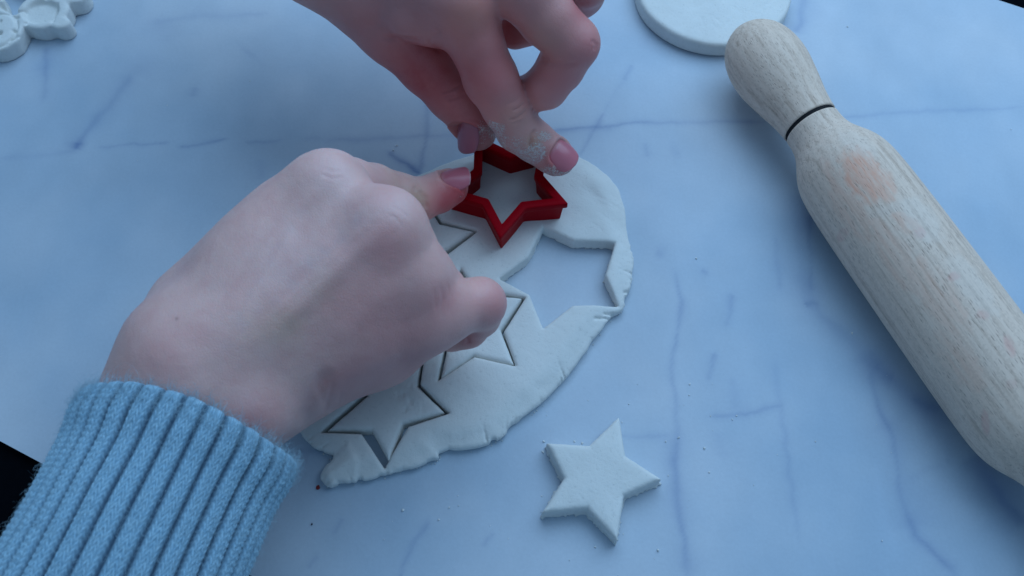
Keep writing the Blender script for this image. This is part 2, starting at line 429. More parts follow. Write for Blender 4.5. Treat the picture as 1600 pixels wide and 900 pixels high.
# ------------------------------------------------------------------ clay pieces
def poly_sdf(P, W):
    """signed distance of 2D points P (n,2) to polygon W"""
    d = np.full(len(P), 1e9); ins = np.zeros(len(P), bool); n = len(W)
    for i in range(n):
        A, B = W[i], W[(i + 1) % n]
        dd, _ = seg_dist(P, A, B); d = np.minimum(d, dd)
        c = (A[1] > P[:, 1]) != (B[1] > P[:, 1])
        with np.errstate(divide='ignore', invalid='ignore'):
            xx = A[0] + (P[:, 1] - A[1]) * (B[0] - A[0]) / (B[1] - A[1])
        ins ^= c & (P[:, 0] < xx)
    return np.where(ins, -d, d)
def spline(W, n=8):
    W = np.asarray(W); out = []
    for i in range(len(W)):
        p0, p1, p2, p3 = W[i - 1], W[i], W[(i + 1) % len(W)], W[(i + 2) % len(W)]
        for t in np.linspace(0, 1, n, endpoint=False):
            out.append(0.5 * (2 * p1 + (p2 - p0) * t + (2 * p0 - 5 * p1 + 4 * p2 - p3) * t * t + (3 * p1 - p0 - 3 * p2 + p3) * t ** 3))
    return np.array(out)
def P2(pts, z): return np.array([at(x, y, z)[:2] for x, y in pts])

def clay_solid(name, lo, hi, h, fn, mat, ztop, parent=None, it=1):
    """fn(P2, z) -> signed distance; sampled on a grid and meshed"""
    xs = np.arange(lo[0], hi[0], h); ys = np.arange(lo[1], hi[1], h); zs = np.arange(-2.0 * h, ztop + 2 * h, h)
    X, Y = np.meshgrid(xs, ys, indexing='ij'); P = np.stack([X.ravel(), Y.ravel()], -1)
    D = fn(P, zs).reshape(len(xs), len(ys), len(zs)).astype(np.float32)
    V, Q = surface_net(D, (lo[0], lo[1], zs[0]), h)
    if it: V = relax(V, Q, it, 0.5)
    V[:, 2] = np.maximum(V[:, 2], 0.004)
    c = np.array([*(0.5 * (V.min(0) + V.max(0)))[:2], 0.0])
    return make(name, V, Q, mat, parent, origin=c)

ZT = 0.64
HOLE2 = P2([(848.6, 353), (896, 375), (961.5, 377), (945.7, 429), (967, 474), (895, 475.7), (849, 512), (827.5, 459), (780.5, 434), (826, 400)], ZT)
HOLE3 = P2([(719.5, 418), (741, 450), (821, 463.5), (787, 517), (806, 571), (741, 556), (683.5, 594), (694, 540), (648, 500), (700, 470)], ZT)
PIECE3 = P2([(719.7, 426), (742, 456), (817, 463.5), (782.5, 514), (804, 569), (740, 555), (687.5, 592.5), (699, 540), (655, 502), (703, 474)], ZT)
HOLE4 = P2([(499, 673.5), (564, 676.5), (599, 729), (637.5, 665.5), (702, 644.5), (656.5, 599), (664, 545), (616, 576), (560, 560), (568, 614)], ZT)
PIECE4 = P2([(509, 671.5), (580, 671), (606.5, 719), (629, 661), (695.5, 643), (652, 601), (660, 550), (616, 580), (566, 566), (573, 616)], ZT)
HOLE6 = P2([(746, 360), (693, 400), (690, 440), (652, 410), (610, 418), (628, 380), (600, 345), (648, 348), (672, 318), (690, 345)], ZT)
PIECE6 = P2([(741, 360), (690, 394), (686, 432), (652, 405), (616, 413), (633, 380), (607, 349), (650, 352), (672, 325), (687, 348)], ZT)
DOUGH = [(660, 272), (700, 256), (740, 243), (800, 225), (860, 232), (905, 246), (940, 268), (964, 294), (977, 328), (980, 368), (989, 400),
         (988, 430), (984, 455), (974, 484), (955, 496), (938, 518), (918, 546), (893, 580), (866, 610), (840, 636), (815, 652), (795, 674),
         (768, 692), (735, 702), (700, 704), (688, 708), (683, 717), (655, 727), (610, 741), (560, 753), (516, 760), (502, 752), (504, 736),
         (517, 716), (508, 708), (484, 694), (468, 670), (472, 640), (500, 600), (520, 560), (545, 500), (570, 440), (595, 370), (620, 310), (640, 285)]
DOUGHW = spline(P2(DOUGH, 0.25), 5)
def ragged(P, z, amp, seed):
    n = noise(P, 5.5, seed, 3)
    return n
def dough_fn(P, zs):
    do = poly_sdf(P, DOUGHW)
    rag = noise(P, 2.2, 41, 4) * 0.05 + (np.maximum(noise(P, 3.0, 43, 4), -.1) * 0.20 + np.maximum(noise(P, 10, 47, 2), 0) * .08) * sstep(-.35, .35, noise(P, .6, 49, 2) + .15) * sstep(-3.5, -1.0, -P[:, 1] - 0.0)
    do0 = do; do = do + rag
    h2, h3, h4, h6 = (poly_sdf(P, w) for w in (HOLE2, HOLE3, HOLE4, HOLE6))
    holes = np.minimum(np.minimum(h2, h3), np.minimum(h4, h6))
    holes = holes + noise(P, 9, 51, 2) * 0.008
    top = ZT + 0.035 * noise(P, 0.55, 61, 3) + 0.006 * noise(P, 3.0, 63, 2)
    top = top - 0.24 * (1 - sstep(0.0, 0.95, -do0 - .04 * noise(P, 3, 45, 2))) ** 1.5          # thins out towards the rim
    top = top - 0.05 * np.exp(-np.maximum(holes, 0) / 0.09)        # edges pressed down by the cutter
    top = top + 0.13 * np.exp(-(((P - np.array([0.0, 3.2])) ** 2).sum(1) / 1.3) ** 2)
    # press marks: a shallow finger dent beside the cutter and a tear where the sheet is thinnest
    c1 = at(925, 300, ZT)[:2]; c2 = at(968, 350, ZT)[:2]; d, _ = seg_dist(P, c1, c2); top = top - 0.07 * np.exp(-(d / .35) ** 2)
    for a, b in (((930, 495), (952, 492)), ((945, 487), (975, 486)), ((978, 452), (990, 447)), ((800, 660), (812, 650)), ((686, 712), (694, 702))):
        d, _ = seg_dist(P, at(*a, ZT)[:2], at(*b, ZT)[:2]); top = top - 0.12 * np.exp(-((d + .02 * noise(P, 9, 77)) / .05) ** 2)
    fold = poly_sdf(P, P2([(503, 736), (517, 714), (545, 690), (560, 720), (555, 755), (515, 760)], ZT))
    top = top + 0.07 * sstep(0.08, -0.12, fold)
    teeth = np.maximum(noise(P, 9, 71, 3), -0.1) * 0.16
    cr = np.random.RandomState(8)                                     # short cracks running in from the rim
    for k in cr.choice(len(DOUGHW), 34, replace=False):
        p0 = DOUGHW[k]
        if p0[1] > 2.0: continue
        inw = np.array([-0.9, 2.2]) - p0; inw /= np.linalg.norm(inw); inw += cr.randn(2) * .5
        d, t = seg_dist(P, p0, p0 + inw * (.15 + .3 * cr.rand())); top = top - .10 * np.exp(-((d + .015 * noise(P, 12, 79)) / .03) ** 2) * (1 - t)
    for k in range(26):                                               # faint scuffs from the pin and the fingers
        p0 = at(850 + 130 * cr.rand(), 270 + 90 * cr.rand(), ZT)[:2] if k < 12 else np.array([-4.5 + 8 * cr.rand(), -6 + 8 * cr.rand()])
        d, t = seg_dist(P, p0, p0 + np.array([.5, -.35]) * (.4 + cr.rand()) + cr.randn(2) * .1); top = top - .012 * np.exp(-(d / .035) ** 2)
    out = []
    for z in zs:
        low = 1 - sstep(0.02, 0.16, z)
        e = do + 0.10 * (1 - sstep(0.0, 0.30, z)) * 0.4
        hh = -(holes - teeth * low * 0.75 + 0.012 * (1 - sstep(0.1, .5, z)))
        d = smax(e, z - top, 0.17)
        d = smax(d, hh, 0.10)
        out.append(np.maximum(d, -z))
    return np.stack(out, -1)
lo = DOUGHW.min(0) - .3; hi = DOUGHW.max(0) + .3
ob = clay_solid('clay_sheet', lo, hi, 0.042, dough_fn, M['clay'], 0.85)
tag(ob, 'rolled-out sheet of white clay with star shapes cut into it', 'clay')

def star_fn(W, ztop, seed, dome=0.0, rnd=0.12, tooth=0.5, dent=None):
    cen = W.mean(0)
    def fn(P, zs):
        s = poly_sdf(P, W) + noise(P, 6, seed, 2) * 0.010
        top = ztop + 0.015 * noise(P, 1.2, seed + 3, 3) - 0.06 * np.exp(np.minimum(s, 0) / 0.12) + dome * np.exp(-((P - cen) ** 2).sum(1) / 1.5)
        if dent is not None: top = top + dent(P)
        teeth = np.maximum(noise(P, 11, seed + 5, 2), -0.1) * 0.13
        out = []
        for z in zs:
            low = 1 - sstep(0.03, 0.17, z)
            d = smax(s - teeth * low * tooth - 0.03 * low * tooth, z - top, rnd)
            out.append(np.maximum(d, -z))
        return np.stack(out, -1)
    return fn
def star_piece(W, ztop, seed, label, **kw):
    ob = clay_solid('clay_star', W.min(0) - .3, W.max(0) + .3, 0.036, star_fn(W, ztop, seed, **kw), M['clay'], ztop + .15)
    tag(ob, label, 'clay star', 'stars cut from the white clay'); return ob
def dent4(P):
    a = at(640, 620, ZT)[:2]; r = np.exp(-((P - a) ** 2).sum(1) / 0.35)
    return -0.03 * r * np.maximum(noise(P * [1.0, 0.5], 7, 91, 2), -.2) * 2 - 0.03 * r
star_piece(PIECE3, 0.63, 101, 'cut clay star still in the sheet under the little finger, above the other cut star', tooth=0.1, rnd=.16)
star_piece(PIECE4, 0.60, 111, 'cut clay star still in the sheet at its bottom end beside the wrist', tooth=0.1, rnd=.16, dent=dent4)
star_piece(PIECE6, 0.68, 121, 'cut clay star mostly hidden under the hand, one point showing left of the red cutter', tooth=0.1, rnd=.2)
LOOSE = P2([(968, 649), (978, 711), (1035.5, 748), (975.5, 774), (965, 845), (917, 794), (846, 801), (881, 747), (853.5, 690.5), (921, 695)], 0.72)
star_piece(LOOSE, 0.74, 131, 'loose white clay star lying alone on the marble board below the sheet', tooth=1.0, rnd=.15)

# round clay disc with scratched top
DC = at(1115, -24, 0.75)[:2]; DR = 3.32
rs = np.random.RandomState(4)
SCR = []
for i in range(34):
    x, y = 1075 + rs.rand() * 125, rs.rand() * 62 - 12
    a = rs.choice([0.9, 1.0, 2.2, 2.0, 0.6]) + rs.randn() * .15; l = 6 + rs.rand() * 14
    SCR.append((at(x, y, .75)[:2], at(x + l * math.cos(a), y - l * math.sin(a) * .8, .75)[:2], .01 + .02 * rs.rand()))
def disc_fn(P, zs):
    r = np.linalg.norm(P - DC, axis=1); s = r - DR + 0.03 * noise(P, .7, 5)
    top = 0.76 + 0.012 * noise(P, 1.1, 8, 2)
    for a, b, dp in SCR:
        d, _ = seg_dist(P, a, b); top = top - dp * np.exp(-(d / .035) ** 2)
    return np.stack([np.maximum(smax(s + (0.06 if z < .08 else 0), z - top, .22), -z) for z in zs], -1)
ob = clay_solid('clay_disc', DC - DR - .2, DC + DR + .2, 0.045, disc_fn, M['clay'], 0.85)
tag(ob, 'round white clay disc with scratched top behind the rolling pin handle', 'clay disc')

# embossed clay ornament in the far corner
def orn_fn(P, zs):
    def c(x, y): return at(x - 3, y - 15, .8)[:2]
    def ell(x, y, rx, ry): return np.linalg.norm((P - c(x, y)) / [rx, ry], axis=1) - 1
    b1 = ell(2, 62, .92, 1.05) * .95; b2 = ell(68, 30, 1.08, 1.0) * 1.0; b3 = ell(112, 4, .70, .55) * .6; b4 = ell(95, 48, .42, .35) * .35
    b5 = ell(60, -30, 1.3, .8) * .8; b6 = ell(-45, 30, 1.4, 1.4) * 1.4
    s = smin(smin(smin(b1, b2, .12), smin(b3, b4, .2), .12), smin(b5, b6, .2), .2) + .05 * noise(P, 2.2, 3, 2)
    top = 0.80 + .01 * noise(P, 3, 6)
    rec = np.linalg.norm((P - c(66, 32)) / [.72, .62], axis=1) - 1; top = top - .22 * sstep(.12, -.12, rec)
    rec2 = np.abs(np.linalg.norm((P - c(0, 62)) / [.74, .92], axis=1) - 1); top = top - .13 * np.exp(-(rec2 / .08) ** 2)
    for x, y, r, d in ((78, 6, .20, .6), (24, 62, .08, .2), (2, 66, .10, .25), (3, 48, .07, .15), (44, 50, .10, .12), (30, 42, .07, .10), (104, -2, .1, .2), (6, 22, .2, .3)):
        top = top - d * np.exp(-(np.linalg.norm(P - c(x, y), axis=1) / r) ** 4)
    for a, b in (((2, 20), (22, 34)), ((22, 34), (40, 30)), ((92, 20), (84, 48)), ((20, 76), (30, 70))):
        d, _ = seg_dist(P, c(*a), c(*b)); top = top - .14 * np.exp(-(d / .06) ** 2)
    return np.stack([np.maximum(smax(s, z - top, .16), -z) for z in zs], -1)
oc = at(40, 20, .8)[:2]
ob = clay_solid('clay_ornament', oc - [4.2, 2.7], oc + [3.6, 3.6], 0.05, orn_fn, M['clay'], 1.0)
tag(ob, 'embossed white clay ornament with rounded lobes and a hanging hole', 'ornament')

# ------------------------------------------------------------------ crumbs
rs = np.random.RandomState(11)
def crumb(c, r, rng):
    t = (1 + 5 ** .5) / 2
    B = np.array([(-1, t, 0), (1, t, 0), (-1, -t, 0), (1, -t, 0), (0, -1, t), (0, 1, t), (0, -1, -t), (0, 1, -t), (t, 0, -1), (t, 0, 1), (-t, 0, -1), (-t, 0, 1)], float)
    B /= np.linalg.norm(B[0]); B *= (1 + .35 * rng.randn(12))[:, None]
    B = B * r * np.array([1 + .5 * rng.rand(), 1 + .3 * rng.rand(), .75])
    a = rng.rand() * 6.28; R = np.array([[math.cos(a), -math.sin(a), 0], [math.sin(a), math.cos(a), 0], [0, 0, 1]])
    B = B @ R.T; B[:, 2] -= B[:, 2].min(); return B + [c[0], c[1], 0.003]
ICO = np.array([(0, 11, 5), (0, 5, 1), (0, 1, 7), (0, 7, 10), (0, 10, 11), (1, 5, 9), (5, 11, 4), (11, 10, 2), (10, 7, 6), (7, 1, 8),
                (3, 9, 4), (3, 4, 2), (3, 2, 6), (3, 6, 8), (3, 8, 9), (4, 9, 5), (2, 4, 11), (6, 2, 10), (8, 6, 7), (9, 8, 1)])
pts = [(910, 692, .05), (848, 706, .045), (1078, 600, .04), (1088, 404, .035), (1331, 521, .045), (630, 797, .05), (686, 812, .04), (762, 690, .07), (702, 793, .035),
       (717, 790, .03), (1040, 690, .04), (1028, 860, .05), (930, 855, .04), (1110, 650, .03), (890, 875, .03), (460, 742, .05), (615, 235, .05), (620, 228, .04), (1324, 42, .04), (850, 690, .04),
       (1186, 28, .04), (907, 697, .06), (898, 690, .04), (1100, 700, .05), (1108, 738, .03), (1060, 684, .04), (1151, 650, .03), (1378, 845, .04), (1274, 690, .03)]
C, Fc = [], []
for i in range(150):
    if i < len(pts): x, y, r = pts[i]; r *= .7
    else:
        if rs.rand() < .55: x, y = rs.normal(880, 150), rs.normal(720, 90)
        else: x, y = rs.rand() * 1600, rs.rand() * 900
        r = .007 + .014 * rs.rand() ** 2
    Fc.append(ICO + 12 * len(C)); C.append(crumb(at(x, y), r, rs))
# bits along the ragged lower edge of the sheet and the loose star
def along(W, n, off, rr, sel):
    for _ in range(n):
        k = rs.randint(len(W)); p = W[k] + (W[(k + 1) % len(W)] - W[k]) * rs.rand()
        if not sel(p): continue
        q = p + rs.randn(2) * off
        Fc.append(ICO + 12 * len(C)); C.append(crumb(q, rr * (.4 + rs.rand()), rs))
along(DOUGHW, 90, .03, .018, lambda p: p[1] < 0.5)
along(LOOSE, 90, .02, .016, lambda p: True)
along(HOLE2, 80, .03, .016, lambda p: True)
ob = make('clay_crumbs', np.concatenate(C), np.concatenate(Fc), M['clay'], smooth=False)
ob['kind'] = 'stuff'; tag(ob, 'fine white clay crumbs scattered over the marble board', 'crumbs')
ob = make('crumb', crumb(at(496, 762), .055, rs), ICO, M['rcrumb'], smooth=False); tag(ob, 'tiny dark red crumb beside the lower end of the clay sheet', 'crumb')
ob = make('crumb', crumb(at(488, 819), .035, rs), ICO, M['dcrumb'], smooth=False); tag(ob, 'tiny dark crumb below the red one, right of the sleeve', 'crumb')

# ------------------------------------------------------------------ rolling pin
def build_pin():
    A = np.array([12.0, 4.108, 1.876]); th = -1.1568
    u = np.array([math.cos(th), math.sin(th), 0]); mid = 5.62
    half = [(-7.10, 0.0), (-7.09, .12), (-7.04, .34), (-6.92, .60), (-6.70, .90), (-6.38, 1.16), (-6.0, 1.34), (-5.5, 1.46), (-5.0, 1.495), (-4.5, 1.47), (-4.0, 1.385),
            (-3.4, 1.27), (-2.8, 1.14), (-2.3, 1.075), (-2.04, 1.06), (-2.02, 1.02), (-1.87, 1.02), (-1.85, 1.055), (-1.55, 1.06), (-1.25, 1.10), (-1.0, 1.18), (-.75, 1.31), (-.5, 1.46),
            (-.2, 1.61), (.1, 1.71), (.45, 1.785), (.9, 1.825), (1.7, 1.855), (3.2, 1.872), (mid, 1.876)]
    # dense, smooth profile by piecewise-cubic interpolation
    S = np.array([p[0] for p in half]); Rr = np.array([p[1] for p in half])
    s2 = []
    for i in range(len(S) - 1): s2 += list(np.linspace(S[i], S[i + 1], max(2, int((S[i + 1] - S[i]) / .07)), endpoint=False))
    s2 = np.array(s2 + [mid]); r2 = np.interp(s2, S, Rr)
    for _ in range(6):                                    # soften everywhere but at the groove
        q = r2.copy(); q[1:-1] = .25 * r2[:-2] + .5 * r2[1:-1] + .25 * r2[2:]
        keep = (np.abs(s2 + 1.945) < .11) | (s2 < -7.0); r2 = np.where(keep, r2, q)
    ss = np.concatenate([s2, 2 * mid - s2[::-1][1:]]); rr = np.concatenate([r2, r2[::-1][1:]])
    n = 160; a = np.linspace(0, 2 * np.pi, n, endpoint=False)
    # local frame: z along the axis
    ring = np.stack([np.cos(a), np.sin(a)], -1)
    V = np.concatenate([np.concatenate([ring * r, np.full((n, 1), s)], 1) for s, r in zip(ss, rr)])
    m = len(ss); I = np.arange(m * n).reshape(m, n); J = np.roll(I, -1, 1)
    Q = np.stack([I[:-1], J[:-1], J[1:], I[1:]], -1).reshape(-1, 4)
    root = bpy.data.objects.new('rolling_pin', None); SC.collection.objects.link(root)
    zax = Vector(u); yax = Vector((0, 0, 1)); xax = yax.cross(zax)
    rot = Matrix((xax, yax, zax)).transposed().to_4x4()
    root.matrix_world = Matrix.Translation(Vector(A * U)) @ rot
    Rm = np.array([[*xax], [*yax], [*zax]])
    inv = Rm
    def part(name, lo, hi, mat):
        k = [i for i in range(m) if lo - 1e-6 <= ss[i] <= hi + 1e-6]
        sub = V.reshape(m, n, 3)[k[0]:k[-1] + 1].reshape(-1, 3); mm = len(k)
        I = np.arange(mm * n).reshape(mm, n); J = np.roll(I, -1, 1)
        Qp = np.stack([I[:-1], J[:-1], J[1:], I[1:]], -1).reshape(-1, 4)
        ob = make(name, sub, Qp, mat); ob.parent = root; ob.location = (0, 0, 0)
        return ob, sub
    def near(v): return ss[np.argmin(np.abs(ss - v))]
    parts = [('handle', -7.2, near(-2.02), 'wood'), ('groove_ring', near(-2.02), near(-1.87), 'groove'), ('barrel', near(-1.87), near(2 * mid + 1.87), 'wood'),
             ('groove_ring', near(2 * mid + 1.87), near(2 * mid + 2.02), 'groove'), ('handle', near(2 * mid + 2.02), 99, 'wood')]
    for nm, l, h, mt in parts:
        ob, sub = part(nm, l, h, M[mt])
        if mt != 'wood': continue
        W = sub @ Rm + A; p = to_px(W)
        facing = ((W - A - (sub[:, 2:3] * u)) * (CAM - W)).sum(1) > 0
        st = np.zeros((len(sub), 3))
        def blob(x, y, rx, ry, ang, ch, s):
            dx, dy = p[:, 0] - x, p[:, 1] - y; ca, sa = math.cos(ang), math.sin(ang)
            q = ((dx * ca + dy * sa) / rx) ** 2 + ((-dx * sa + dy * ca) / ry) ** 2
            st[:, ch] = np.maximum(st[:, ch], s * sstep(1.3, .5, q + .5 * noise(sub, 6, 3, 2)) * facing)
        if nm == 'barrel':
            blob(1348, 274, 30, 48, -.5, 0, .95); blob(1380, 288, 18, 30, -.4, 0, .75); blob(1330, 330, 22, 60, -.55, 0, .35); blob(1400, 400, 22, 80, -.57, 0, .3); blob(1300, 275, 10, 34, -.55, 0, .35); blob(1330, 250, 16, 20, -.5, 0, .4)
            blob(1405, 340, 14, 9, .3, 0, .5); blob(1437, 365, 11, 9, .1, 1, .5); blob(1490, 432, 12, 7, -.2, 1, .5); blob(1535, 492, 11, 8, 0, 1, .4)
            blob(1577, 540, 8, 20, -.4, 1, .45); blob(1440, 410, 12, 14, -.4, 0, .3); blob(1540, 660, 7, 20, -.15, 1, .6); blob(1316, 368, 8, 14, .5, 1, .3)
            blob(1580, 600, 10, 8, 0, 1, .25); blob(1470, 470, 30, 70, -.6, 0, .3); blob(1420, 352, 20, 14, .2, 0, .45); blob(1500, 560, 26, 60, -.6, 0, .25); blob(1215, 110, 30, 40, -.5, 0, .18); blob(1405, 322, 50, 9, -.35, 2, .25); blob(1440, 345, 45, 24, .9, 2, .6); blob(1520, 445, 60, 20, .9, 2, .5); blob(1340, 225, 36, 16, .6, 2, .4)
        attr(ob, 'stain', st)
    tag(root, 'beech wood rolling pin with bulbous handles and a dark ring', 'rolling pin')
build_pin()

# ------------------------------------------------------------------ star cutter
def offset_poly(W, d):
    n = len(W); out = []
    for i in range(n):
        a, b, c = W[i - 1], W[i], W[(i + 1) % n]
        d1 = (b - a) / np.linalg.norm(b - a); d2 = (c - b) / np.linalg.norm(c - b)
        n1 = np.array([d1[1], -d1[0]]); n2 = np.array([d2[1], -d2[0]])
        k = (n1 + n2); k = k / (1 + n1 @ n2); 
        L = np.linalg.norm(k)
        if L > 2.2: k *= 2.2 / L
        out.append(b + k * d)
    return np.array(out)
def rounded(W, f):
    out = []
    for i in range(len(W)):
        a, b, c = W[i - 1], W[i], W[(i + 1) % len(W)]
        p = b + (a - b) * f; q = b + (c - b) * f
        for t in np.linspace(0, 1, 6): out.append((1 - t) ** 2 * p + 2 * t * (1 - t) * b + t * t * q)
        for t in (0.33, 0.66): out.append(q + (c + (b - c) * f - q) * t)
    return np.array(out)
def build_cutter():
    zt = 1.84
    p = [at(740, 210, zt)[:2], at(889.5, 316, zt)[:2], at(777, 372, zt)[:2]]
    Am = 2 * np.array([p[1] - p[0], p[2] - p[0]]); c = np.linalg.solve(Am, np.array([p[1] @ p[1] - p[0] @ p[0], p[2] @ p[2] - p[0] @ p[0]]))
    R = np.linalg.norm(p[0] - c); an = [math.atan2(*(q - c)[::-1]) for q in p]
    a0 = an[0]; off = np.mean([0, (an[1] - a0 + math.radians(144) + math.pi) % (2 * math.pi) - math.pi, (an[2] - a0 + math.radians(216) + math.pi) % (2 * math.pi) - math.pi])
    W = []
    for i in range(5):
        for k_, rr in ((0, R), (.5, R * .555)):
            t_ = a0 + off - (i + k_) * math.radians(72); W.append(c + rr * np.array([math.cos(t_), math.sin(t_)]))
    W = np.array(W)[::-1]                                   # counter-clockwise
    prof = [(-.17, .05), (-.15, .05), (-.10, 1.1), (-.075, zt - .34), (-.01, zt - .30), (.0, zt - .27), (0, zt - .05), (-.015, zt - .015), (-.05, zt),
            (-.26, zt), (-.295, zt - .015), (-.31, zt - .05), (-.31, zt - .25), (-.27, zt - .4), (-.23, 1.1), (-.185, .05)]
    loops = [np.concatenate([rounded(offset_poly(W, d), .055), np.full((10 * 8, 1), z)], 1) for d, z in prof]
    n = len(loops[0]); m = len(prof)
    I = np.arange(n * m).reshape(m, n); J = np.roll(I, -1, 1); I2 = np.roll(I, -1, 0); J2 = np.roll(J, -1, 0)
    Q = np.stack([I, J, J2, I2], -1).reshape(-1, 4)
    ob = make('cookie_cutter', np.concatenate(loops), Q, M['red'], origin=(c[0], c[1], 0))
    es = ob.modifiers.new('bevel_normals', 'EDGE_SPLIT'); es.split_angle = math.radians(38)
    tag(ob, 'red plastic star-shaped cutter pressed into the white clay', 'cookie cutter')
build_cutter()

# ------------------------------------------------------------------ hands
class Field:
    def __init__(s, lo, hi, h):
        s.lo = np.array(lo, float); s.h = h
        s.n = (np.ceil((np.array(hi) - s.lo) / h)).astype(int) + 1
        s.ax = [s.lo[i] + h * np.arange(s.n[i]) for i in range(3)]
        s.D = np.full(tuple(s.n), 3.0, np.float32)
    def box(s, lo, hi):
        a = np.clip(np.floor((lo - s.lo) / s.h).astype(int), 0, s.n - 1); b = np.clip(np.ceil((hi - s.lo) / s.h).astype(int) + 1, 1, s.n)
        return tuple(slice(x, y) for x, y in zip(a, b))
    def cone(s, a, b, ra, rb, k, D=None):
        """smooth union with a round cone"""
        D = s.D if D is None else D
        a, b = np.asarray(a, float), np.asarray(b, float); pad = .75
        sl = s.box(np.minimum(a - ra, b - rb) - pad, np.maximum(a + ra, b + rb) + pad)
        if any(q.stop <= q.start for q in sl): return
        X, Y, Z = np.meshgrid(*(s.ax[i][sl[i]].astype(np.float32) for i in range(3)), indexing='ij', sparse=True)
        ba = b - a; l2 = float(ba @ ba)
        px_, py_, pz_ = X - a[0], Y - a[1], Z - a[2]
        if l2 < 1e-8:
            d = np.sqrt(px_ ** 2 + py_ ** 2 + pz_ ** 2) - ra
        else:
            rr = ra - rb; a2 = l2 - rr * rr; il2 = 1 / l2
            y = px_ * ba[0] + py_ * ba[1] + pz_ * ba[2]; z = y - l2
            qx, qy, qz = px_ * l2 - ba[0] * y, py_ * l2 - ba[1] * y, pz_ * l2 - ba[2] * y
            x2 = qx * qx + qy * qy + qz * qz; y2 = y * y * l2; z2 = z * z * l2
            kk = np.sign(rr) * rr * rr * x2
            d = (np.sqrt(np.maximum(x2 * a2 * il2, 0)) + y * rr) * il2 - ra
            d = np.where(np.sign(z) * a2 * z2 > kk, np.sqrt(x2 + z2) * il2 - rb, d)
            d = np.where(np.sign(y) * a2 * y2 < kk, np.sqrt(x2 + y2) * il2 - ra, d)
        D[sl] = smin(D[sl], d, k)
    def sample(s, P):
        q = (P - s.lo) / s.h; i = np.clip(np.floor(q).astype(int), 0, s.n - 2); f = np.clip(q - i, 0, 1); r = 0
        for dx in (0, 1):
            for dy in (0, 1):
                for dz in (0, 1):
                    w = (f[:, 0] if dx else 1 - f[:, 0]) * (f[:, 1] if dy else 1 - f[:, 1]) * (f[:, 2] if dz else 1 - f[:, 2])
                    r = r + w * s.D[i[:, 0] + dx, i[:, 1] + dy, i[:, 2] + dz]
        return r

def A3(j): return at(j[0], j[1], j[2])
def hand_mesh(palm, fingers, lo, hi, h=0.062, kp=0.7):
    f = Field(lo, hi, h)
    for (a, b, k) in palm: f.cone(A3(a), A3(b), a[3], b[3], k)
    P = f.D.copy(); out = P.copy()
    for joints, kseg, kroot in fingers:
        F = np.full_like(P, 3.0)
        for a, b in zip(joints[:-1], joints[1:]): f.cone(A3(a), A3(b), a[3], b[3], kseg, F)
        out = np.minimum(out, smin(P, F, kroot))
    f.D = out
    V, Q = surface_net(out, f.lo, h)
    V = relax(V, Q, 2, 0.5)
    V, Q = subdivide(V, Q)
    return f, V, Q

def subdivide(V, Q):
    n = len(V); E = np.sort(np.stack([Q, np.roll(Q, -1, 1)], -1).reshape(-1, 2), 1)
    key, inv = np.unique(E[:, 0] * n + E[:, 1], return_inverse=True)
    mid = .5 * (V[key // n] + V[key % n]); e = inv.reshape(-1, 4) + n
    c = np.arange(len(Q)) + n + len(mid)
    V2 = np.concatenate([V, mid, V[Q].mean(1)])
    Q2 = np.concatenate([np.stack([Q[:, i], e[:, i], c, e[:, i - 1]], 1) for i in range(4)])
    return relax(V2, Q2, 2, .5), Q2
def detail(V, Q, grooves, ridges=()):
    """skin folds: lines drawn at photo points, cut into the camera-side skin"""
    N = vnormals(V, Q); p = to_px(V); f = ((CAM - V) * N).sum(1) > 0
    disp = np.zeros(len(V))
    for pts, zr, w, dp in grooves:
        pts = np.array(pts, float); L = np.linalg.norm(np.diff(pts, axis=0), axis=1); run = 0
        best = np.full(len(V), 1e9); par = np.zeros(len(V))
        for a, b, l in zip(pts[:-1], pts[1:], L):
            d, t = seg_dist(p, a, b); m = d < best; best[m] = d[m]; par[m] = (run + t[m] * l) / L.sum(); run += l
        fade = sstep(0, .28, par) * sstep(1, .72, par) if w > 8 else sstep(-.05, .2, par) * sstep(1.05, .8, par)
        disp += np.where(f & (V[:, 2] > zr[0]) & (V[:, 2] < zr[1]), -dp * np.exp(-(best / w) ** 2) * fade, 0)
    disp = disp + .010 * noise(V, 2.2, 7, 3) 
    return V + N * disp[:, None]
SKIN = np.array([0.78, 0.47, 0.415])
def tint(V, spots):
    col = np.tile(SKIN, (len(V), 1)); p = to_px(V)
    for x, y, zr, r, c, s in spots:
        q = np.exp(-(((p - [x, y]) / r) ** 2).sum(1)) * s * sstep(zr[0] - .45, zr[0] + .45, V[:, 2]) * sstep(zr[1] + .45, zr[1] - .45, V[:, 2])
        col = col * (1 - q[:, None]) + np.array(c) * q[:, None]
    col *= (1 + .05 * noise(V, 1.3, 5, 3))[:, None]
    return np.clip(col, 0, 1)

